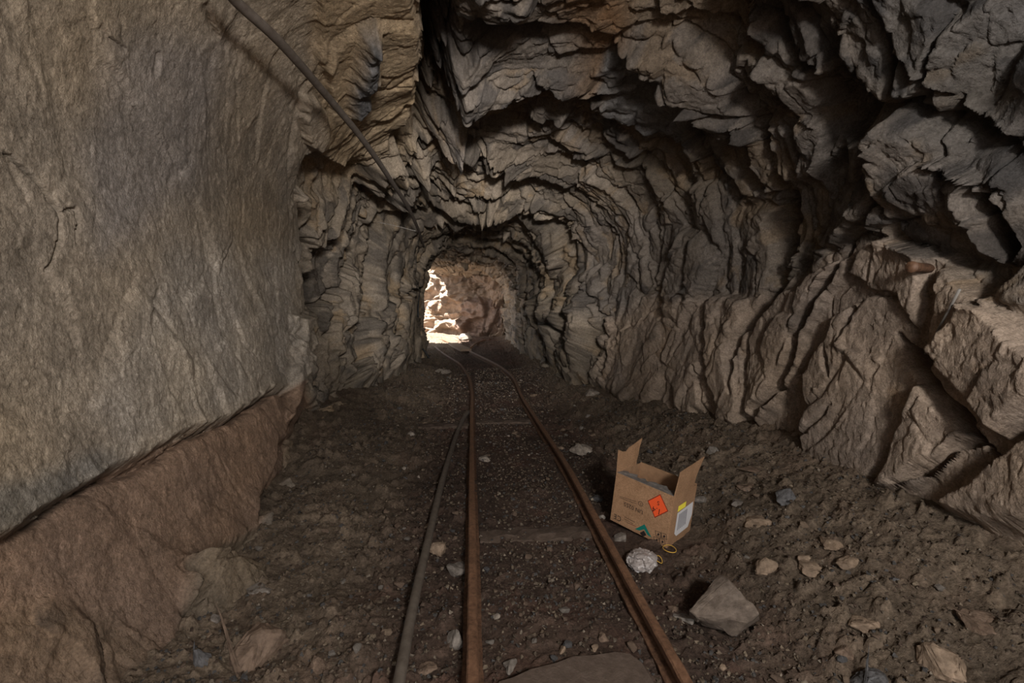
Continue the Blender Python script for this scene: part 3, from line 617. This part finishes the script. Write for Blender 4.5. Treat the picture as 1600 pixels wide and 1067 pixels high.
STONES = [
    (1075, 978, 46, 16, 'stone_grey', 'flat grey stone lying against the left corner of the big block'), (1055, 963, 26, 22, 'stone_brown', 'small brown stone between the right rail and the big block'),
    (912, 712, 44, 34, 'stone_pale', 'pale quartz-veined stone behind the rail, left of the box'), (760, 722, 27, 17, 'stone_pale', 'pale pointed stone between the rails beside the straight rail'),
    (642, 682, 16, 15, 'stone_pale', 'small pale stone at the foot of the left rock ribs'), (690, 585, 40, 12, 'stone_pale', 'flat pale stone far back left of the bending rail'),
    (712, 1015, 38, 60, 'stone_grey', 'upright grey stone wedged against the straight rail'), (684, 872, 42, 36, 'stone_tan', 'tan layered stone touching the floor hose'),
    (712, 902, 48, 34, 'stone_blue', 'grey stone between the floor hose and the straight rail'), (1206, 905, 50, 44, 'stone_tan', 'tan stone right of the box casting a dark shadow'),
    (1263, 880, 26, 20, 'stone_tan', 'small tan cube of stone on the right slope'), (1120, 712, 28, 26, 'stone_grey', 'grey cube-like stone at the wall foot behind the box'),
    (1072, 722, 30, 16, 'stone_tan', 'flat tan stone just behind the right box flap'), (1098, 788, 26, 22, 'stone_blue', 'bluish stone right of the white box label'),
    (1404, 914, 22, 22, 'stone_dark', 'small dark bluish stone on the right slope'), (974, 848, 30, 24, 'stone_grey', 'grey stone under the left bottom edge of the box'),
    (942, 812, 16, 20, 'stone_grey', 'small rounded stone between rail and box'), (934, 786, 26, 18, 'stone_dark', 'dark flat stone in the shadow left of the box'),
    (926, 620, 34, 20, 'stone_pale', 'pale reddish stone at the foot of the right wall far back'), (836, 623, 18, 10, 'stone_tan', 'small tan stone just right of the rails far back'),
    (1160, 792, 34, 20, 'stone_blue', 'grey wedge of stone at the foot of the slanting ledge'), (1236, 790, 40, 50, 'stone_dark', 'dark boulder stuck in the right debris slope'),
    (1368, 992, 62, 34, 'stone_tan', 'long tan rock half buried in the right foreground slope'), (371, 908, 30, 20, 'stone_blue', 'pale slaty stone beside the brown left slab'),
    (400, 932, 44, 24, 'stone_grey', 'long slaty stone lower on the left debris'), (366, 932, 14, 14, 'stone_grey', 'round pebble under the slaty stones at left'),
    (1498, 1070, 84, 100, 'stone_tan', 'big pale block half buried at the lower right'), (1386, 1085, 80, 70, 'stone_dark', 'dark rock at the bottom edge on the right'),
    (1560, 985, 80, 40, 'stone_brown', 'broad brown rock half buried at the right edge'), (1132, 1050, 19, 18, 'stone_tan', 'round tan pebble right of the rail at the bottom'),
    (1280, 900, 54, 26, 'stone_tan', 'low tan rock bedded in the middle of the right slope'), (1334, 892, 44, 30, 'stone_tan', 'flat tan rock with dark hollow beside it'),
    (1310, 858, 52, 20, 'stone_tan', 'long tan rock highest on the right slope'), (1340, 1030, 60, 34, 'stone_brown', 'brown layered rock below the long tan rock'),
    (665, 1060, 44, 26, 'stone_brown', 'low brown rock between hose and straight rail at the bottom'), (800, 1052, 36, 24, 'stone_grey', 'flat grey rock on the edge of the smooth brown slab'),
    (878, 1022, 22, 24, 'stone_tan', 'yellowish triangular stone above the smooth brown slab'), (945, 1005, 26, 20, 'stone_brown', 'reddish stone above the smooth brown slab'),
    (930, 1018, 20, 14, 'stone_tan', 'small ochre stone at the rim of the smooth brown slab'), (776, 968, 18, 12, 'stone_pale', 'pale flake right of the straight rail'),
    (632, 736, 15, 11, 'stone_pale', 'pale pebble on the left gravel slope'), (655, 748, 11, 8, 'stone_pale', 'tiny pale pebble nearer the floor hose'),
    (794, 683, 8, 6, 'stone_pale', 'tiny white pebble between the rails'), (815, 596, 8, 6, 'stone_pale', 'tiny white pebble beside the bend of the rail'),
    (877, 705, 14, 14, 'stone_tan', 'small tan stone touching the rail beside the quartz stone'), (910, 672, 14, 14, 'stone_grey', 'small upright grey stone behind the quartz stone'),
    (928, 683, 10, 10, 'stone_tan', 'orange-brown pebble behind the quartz stone'), (310, 1045, 34, 60, 'stone_dark', 'dark upright stone in the cleft at the lower left'),
    (330, 975, 26, 22, 'stone_blue', 'grey stone inside the dark hollow at the left'), (322, 1005, 24, 22, 'stone_tan', 'tan stone below the dark hollow at the left'),
    (388, 1050, 130, 110, 'stone_brown', 'broad flat brown rock bedded at the lower left'), (1180, 745, 40, 22, 'stone_brown', 'brown rock in the dark gap below the right wall'),
    (1176, 765, 46, 16, 'stone_brown', 'long brown rock sliver below the dark gap'), (1200, 825, 60, 26, 'stone_tan', 'tan wedge of rock at the lower end of the slanting ledge'),
]
for i, (x, y, w, h, m, lab) in enumerate(STONES):
    big = w > 50
    stone(x, y, w, h, m, lab, 100+i, sink=.5 if big else .3, cuts=3 if w > 35 else 1, npt=18 if big else 12)
# many alike small stones, each an object, sharing eight meshes
PR = []
for k in range(8):
    bm = hull_bm(300+k, 11, 1, .8, .6, .05); me = bpy.data.meshes.new('small_stone'); bm.to_mesh(me); bm.free()
    PR.append(me)
VAR = []
for k, me in enumerate(PR):
    for mm in ('stone_grey', 'stone_brown', 'stone_brown', 'stone_tan', 'stone_dark'):
        c = me.copy(); c.materials.append(M[mm]); VAR.append(c)
def inside(x, y):
    return -.98 < x < 1.55 and not (.6 < x < 1.12 and 1.95 < y < 2.5) and not (abs(x) < .05 or abs(x-.6) < .05) and not (.6 < x < 1.0 and y < 1.8 and y > 1.35)
cnt = 0
while cnt < 240:
    y = 1.2*math.exp(random.random()*1.9); x = random.uniform(-.95, 1.5)
    if not inside(x, y): continue
    s = random.choice((.022, .026, .032, .04))*random.uniform(.8, 1.2)*(1+.12*y)
    o = bpy.data.objects.new('small_stone', random.choice(VAR)); COL.objects.link(o); o.scale = (s, s, s)
    o.location = (x, y, float(floor_z(np.array([x]), np.array([y]), True)[0][0])+.16*s); o.rotation_euler = (random.uniform(-.3, .3), random.uniform(-.3, .3), random.uniform(0, 6.3))
    tone = {'stone_grey': 'grey', 'stone_brown': 'brown', 'stone_tan': 'tan', 'stone_dark': 'dark'}[o.data.materials[0].name]
    spot = 'left of the straight rail' if x < -.03 else 'between the two rails' if x < .58 else 'right of the rails behind the box' if y > 2.4 else 'right of the rail, nearer than the box'
    dist = 'close to the viewer' if y < 2 else 'halfway along the track' if y < 4 else 'far back'
    tag(o, f'small loose {tone} stone {spot}' + ('' if 'nearer' in spot else f', {dist}'), 'stone', f'small {tone} stones {spot}' + ('' if 'nearer' in spot else f', {dist}')); cnt += 1
# gravel nobody could count: one object
def gravel():
    T = []
    for k in range(6):
        bm = hull_bm(400+k, 7, 1, .8, .6, 0); bmesh.ops.triangulate(bm, faces=bm.faces); bm.verts.ensure_lookup_table(); bm.verts.index_update()
        T.append((np.array([v.co for v in bm.verts]), np.array([[v.index for v in f.verts] for f in bm.faces]))); bm.free()
    n = 40000; y = 1.12*np.exp(RNG.rand(n)*2.05); x = RNG.uniform(-1.1, 1.75, n)
    dens = .5+.5*fbm(np.stack([x, y, 0*x], -1)*2.2, 3, 0); keep = (RNG.rand(n) < .35+.75*dens) & ~((x > .6) & (x < 1.12) & (y > 1.95) & (y < 2.5)) & (np.abs(x) > .03) & (np.abs(x-.6) > .03) & (x > -np.interp(y, [1, 2.7, 3.3, 6, 9], [.95, 1.05, 1.25, 1.15, 1.0])) & (x < np.interp(y, YK, WR)-.1); x, y = x[keep], y[keep]; n = len(x)
    z = floor_z(x, y, True)[0]; s = RNG.choice([.008, .011, .015, .021], n, p=[.25, .35, .27, .13])*(1+.14*y); cols = np.array([lin(c) for c in ((96, 84, 72), (120, 106, 90), (84, 70, 60), (82, 79, 77), (136, 124, 110))])
    ci = RNG.choice(5, n, p=[.3, .2, .27, .17, .06]); PV, PF, PC = [], [], []; base = 0; kind = RNG.randint(0, 6, n)
    for k, (tv, tf) in enumerate(T):
        m = np.where(kind == k)[0]; a = RNG.rand(len(m))*6.28; ca, sa = np.cos(a), np.sin(a)
        v = tv[None]*s[m][:, None, None]; X = v[..., 0]*ca[:, None]-v[..., 1]*sa[:, None]+x[m][:, None]; Y = v[..., 0]*sa[:, None]+v[..., 1]*ca[:, None]+y[m][:, None]; Z = v[..., 2]+(z[m]+.2*s[m])[:, None]
        PV.append(np.stack([X, Y, Z], -1).reshape(-1, 3)); PF.append((tf[None]+(np.arange(len(m))*len(tv))[:, None, None]+base).reshape(-1, 3)); base += len(m)*len(tv)
        PC.append(np.repeat(cols[ci[m]]*(RNG.uniform(.75, 1.2, (len(m), 1))), len(tv), 0))
    o = np_mesh('gravel', np.vstack(PV), np.vstack(PF), np.vstack(PC), M['soil'], False)
    tag(o, 'loose fine gravel strewn over the drift floor', 'gravel', kind='stuff')
gravel()
# ------------------------------------------------------------------ cardboard box
BW, BD, BH = .3043, .2256, .2487
M['card'] = material('cardboard', (.31, .18, .10), .85, noise=((160, .7, 1.2, (1, .96, .92)), (14, .8, 1.12, (1, .97, .93))), bump=((200, .001, .5),))
M['card_in'] = material('cardboard_inside', (.27, .155, .085), .9, noise=((30, .8, 1.15, (1, 1, 1)),))
M['card_torn'] = material('torn_card', (.17, .15, .135), .95, noise=((60, .6, 1.3, (1, 1, 1)),), bump=((120, .003, .7),))
for n, c in (('ink', (34, 28, 26)), ('orange', (222, 84, 40)), ('orange_edge', (120, 32, 16)), ('teal', (14, 104, 92)), ('label_white', (200, 196, 196)), ('yellow', (232, 214, 70)), ('red_ink', (150, 50, 40)), ('label_print', (110, 106, 112))):
    M[n] = material(n, tuple(lin(c)), .7)
box = empty('cardboard_box', (.6821, 2.2817, .0495), (-.0165, .1183, -.8792)); tag(box, 'open torn brown cardboard box with an orange hazard diamond', 'box')
bpy.context.view_layer.update(); BM = np.array(box.matrix_world); BI = np.linalg.inv(BM)
def sheet(name, pts, axis, off, mat, parent=box, thick=.004, bend=None):
    """flat card of an outline; axis 'x' or 'y' is the plane's normal, off its place along it"""
    bm = bmesh.new(); put = (lambda u, v, t: (off+t, u, v)) if axis == 'x' else (lambda u, v, t: (u, off+t, v))
    if bend: put = bend
    f = [bm.verts.new(put(u, v, -thick/2)) for u, v in pts]; b = [bm.verts.new(put(u, v, thick/2)) for u, v in pts]; n = len(pts)
    bm.faces.new(f); bm.faces.new(b[::-1])
    for i in range(n): bm.faces.new((f[i], b[i], b[(i+1) % n], f[(i+1) % n]))
    bmesh.ops.recalc_face_normals(bm, faces=bm.faces); bmesh.ops.triangulate(bm, faces=[q for q in bm.faces if len(q.verts) > 4])
    return obj(name, bm, mat, parent)
R4 = lambda a, b, c, d: [(a, c), (b, c), (b, d), (a, d)]
front = sheet('front_panel', R4(0, BW, 0, BH), 'y', 0, M['card']); right = sheet('side_panel', R4(0, BD, 0, BH), 'x', BW, M['card'])
sheet('side_panel', R4(0, BD, 0, BH), 'x', 0, M['card_in']); sheet('back_panel', R4(0, BW, 0, BH+.004), 'y', BD, M['card_in'])
sheet('bottom_panel', R4(0, BW, 0, BD), 'x', 0, M['card_in'], bend=lambda u, v, t: (u, v, .004+t))
lean = lambda x0, k: (lambda u, v, t: (x0+k*(v-BH)+t, u, v))
sheet('flap', [(0, BH), (-.002, BH+.115), (.035, BH+.098), (.07, BH+.092), (.10, BH+.108), (.15, BH+.118), (.215, BH+.135), (.195, BH+.085), (.19, BH+.05), (.178, BH+.02), (.18, BH)], 'x', 0, M['card'], bend=lean(0, -.05))
sheet('flap', [(0, BH), (.0, BH+.118), (.05, BH+.125), (.12, BH+.132), (.225, BH+.145), (.205, BH+.10), (.19, BH+.055), (.19, BH)], 'x', BW, M['card'], bend=lean(BW, .10))
N_ = 22; e = [(BW*i/N_, .060+.014*math.sin(i*1.7)+.008*math.sin(i*4.1)+.02*i/N_) for i in range(N_, -1, -1)]
sheet('torn_flap', [(0, 0), (BW, 0)]+e, 'x', 0, M['card_torn'], bend=lambda u, v, t: (u, v, BH-.12*v+t+.004*math.sin(u*40)))
def on_box(px, py, side=False):
    d = rays([px], [py])[0]; o = BI[:3, :3]@CAM+BI[:3, 3]; dl = BI[:3, :3]@d
    if side: t = (BW+.002-o[0])/dl[0]; q = o+dl*t; return np.array([q[1], q[2]])
    t = (-.002-o[1])/dl[1]; q = o+dl*t; return np.array([q[0], q[2]])
Z3 = lambda x, y: (950+x/9.7, 760+y/9.7)
def decal(name, pts, mat, side=False, lift=.0006, local=False, label=None):
    q = pts if local else [on_box(*p, side) for p in pts]; bm = bmesh.new()
    vs_ = [bm.verts.new((BW+.002+lift, a, b) if side else (a, -.002-lift, b)) for a, b in q]; f = bm.faces.new(vs_); f.normal_update()
    want = Vector((1, 0, 0)) if side else Vector((0, -1, 0))
    if f.normal.dot(want) < 0: f.normal_flip()
    bmesh.ops.triangulate(bm, faces=bm.faces)
    return tag(obj(name, bm, mat, right if side else front), label)
def frame(name, pts, mat, k=.88, lift=.0008, side=False):
    q = np.array([on_box(*p, side) for p in pts]); c = q.mean(0); inn = c+(q-c)*k; bm = bmesh.new(); n = len(q)
    a = [bm.verts.new((x, -.002-lift, z)) for x, z in q]; b = [bm.verts.new((x, -.002-lift, z)) for x, z in inn]
    for i in range(n): bm.faces.new((a[i], a[(i+1) % n], b[(i+1) % n], b[i]))
    return obj(name, bm, mat, front)
def lettering(name, body, px, py, hpx, ang, mat, lift=.001, wide=1.0):
    c = bpy.data.curves.new(name, 'FONT'); c.body = body; c.size = 1; c.align_x = 'CENTER'; c.align_y = 'CENTER'; t = bpy.data.objects.new(name, c); COL.objects.link(t)
    bpy.context.view_layer.update(); me = bpy.data.meshes.new_from_object(t.evaluated_get(bpy.context.evaluated_depsgraph_get())); bpy.data.objects.remove(t)
    me.materials.clear(); me.materials.append(mat); o = bpy.data.objects.new(name, me); COL.objects.link(o); o.parent = front
    q = on_box(px, py); s = hpx*.0034; o.location = (q[0], -.002-lift, q[1]); o.rotation_euler = (math.pi/2, 0, 0); o.scale = (s*wide, s, s)
    o.rotation_euler = (Matrix.Rotation(math.pi/2, 3, 'X')@Matrix.Rotation(ang, 3, 'Z')).to_euler()
    return o
DI = [Z3(*p) for p in ((600, 215), (795, 115), (915, 375), (710, 475))]
decal('hazard_diamond', DI, M['orange'], label='orange hazard diamond reading 1.4 S'); frame('diamond_border', DI, M['orange_edge'], .91)
UP = math.pi
lettering('hazard_text', '1.4', *Z3(738, 360), 11, UP, M['ink'], .0012); lettering('hazard_text', 'S', *Z3(765, 250), 8, UP, M['ink'], .0012)
lettering('shipping_text', 'UN 0255', *Z3(385, 325), 8.2, UP, M['ink']); lettering('conformity_mark', 'CE', *Z3(145, 470), 11, UP, M['ink'])
cq = on_box(*Z3(495, 262)); ring = [(cq[0]+.0125*math.cos(a), cq[1]+.0125*math.sin(a)) for a in np.linspace(0, 2*math.pi, 20, endpoint=False)]
bm = bmesh.new(); A_ = [bm.verts.new((x, -.003, z)) for x, z in ring]; B_ = [bm.verts.new((cq[0]+(x-cq[0])*.84, -.003, cq[1]+(z-cq[1])*.84)) for x, z in ring]
for i in range(20): bm.faces.new((A_[i], A_[(i+1) % 20], B_[(i+1) % 20], B_[i]))
obj('circle_mark', bm, M['ink'], front); lettering('circle_text', '1', *Z3(495, 262), 5.5, UP, M['ink'])
decal('logo_chevron', [Z3(*p) for p in ((410, 645), (555, 572), (662, 775), (600, 735), (548, 648), (478, 668))], M['teal'], label='teal chevron logo'); decal('logo_square', [Z3(*p) for p in ((483, 700), (545, 668), (582, 738), (525, 762))], M['ink'])
for (cx_, cy_) in ((762, 722), (850, 752), (738, 808), (825, 835)):
    q = [Z3(cx_+a*42+b*6, cy_+b*42+a*14) for a, b in ((-1, -1), (1, -1), (1, 1), (-1, 1))]
    frame('pictogram_frame', q, M['ink'], .84)
    decal('pictogram', [Z3(cx_+a, cy_+b) for a, b in ((-18, 8), (0, -20), (20, 2), (12, 22), (-10, 20))], M['ink'])
def bars(x0, y0, x1, y1, mat, t=7):
    dx, dy = x1-x0, y1-y0; decal('print_line', [Z3(*p) for p in ((x0, y0), (x1, y1), (x1, y1+t), (x0, y0+t))], mat)
for b_ in ((180, 145, 425, 225), (180, 165, 430, 262), (250, 455, 410, 540), (250, 490, 380, 562), (270, 530, 400, 592)): bars(*b_, M['ink'], 6)
bars(330, 560, 430, 608, M['red_ink'], 7)
S3 = [Z3(*p) for p in ((1052, 405), (1290, 225), (1270, 420), (1205, 610), (1030, 750), (1003, 715))]
decal('shipping_label', S3, M['label_white'], True, label='torn white printed label'); decal('yellow_sticker', [Z3(*p) for p in ((1068, 300), (1185, 222), (1172, 305), (1052, 385))], M['yellow'], True, .0009, label='yellow sticker')
for k in range(6):
    t = k/6; decal('label_line', [Z3(*p) for p in ((1078+t*130, 420-t*95), (1090+t*130, 412-t*95), (1052+t*140, 660-t*110), (1042+t*140, 668-t*110))], M['label_print'], True, .0012)
# ------------------------------------------------------------------ litter beside the box
M['film'] = material('clear_film', (.30, .26, .24), .35, noise=((30, .7, 1.2, (1, 1, 1)),), spec=.7)
G = floor_hit(1005, 893); sc = float((G-CAM)@Fv)/FPX; bm = bmesh.new(); bmesh.ops.create_icosphere(bm, subdivisions=5, radius=.5)
co = np.array([v.co for v in bm.verts]); d = .16*facet(co*2.4, 1.0, 4)[0]+.05*facet(co*6, 1.2, 5)[0]+.06*fbm(co*5, 3, 1)
for v, q in zip(bm.verts, co*(1+d[:, None]*1.3)): v.co = (q[0]*44*sc, q[1]*46*sc, q[2]*30*sc)
o = obj('plastic_bag', bm, M['film']); o.location = (G[0], G[1]+.03, float(floor_z(G[0], G[1]+.03))+.03); o.rotation_euler.z = -.6
tag(o, 'crumpled clear plastic wrapper between the rail and the box', 'wrapper')
M['band'] = material('yellow_band', (.55, .33, .06), .5)
def band(px, py, rx, ry, tw, label):
    G = floor_hit(px, py); sc = float((G-CAM)@Fv)/FPX; a = np.linspace(0, 2*math.pi, 33)[:-1]; z0 = float(floor_z(G[0], G[1]))
    bm = bmesh.new(); R_ = []
    for t in a:
        c = np.array([rx*sc*math.cos(t), ry*sc*math.sin(t)*2.0, .012+tw*math.sin(2*t)]); n = np.array([math.cos(t), math.sin(t), 0])
        R_.append([bm.verts.new(c+.0019*(n*math.cos(u)+np.array([0, 0, 1])*math.sin(u))) for u in np.linspace(0, 2*math.pi, 6, endpoint=False)])
    for i in range(32):
        for j in range(6): bm.faces.new((R_[i][j], R_[i][(j+1) % 6], R_[(i+1) % 32][(j+1) % 6], R_[(i+1) % 32][j]))
    o = obj('rubber_band', bm, M['band'], smooth=True); o.location = (G[0], G[1], z0+.008); tag(o, label, 'band')
band(1046, 864, 9.5, 6, .001, 'yellow ring band at the front corner of the box'); band(1027, 881, 7, 4.5, .006, 'twisted yellow band beside the plastic wrapper')
G = floor_hit(727, 532); bm = hull_bm(77, 26, .62, .45, .30, .05, 2); o = obj('white_sack', bm, M['stone_pale'], smooth=True); o.location = (G[0], G[1], .12); tag(o, 'pale sack-like lump far back in front of the end wall', 'sack')
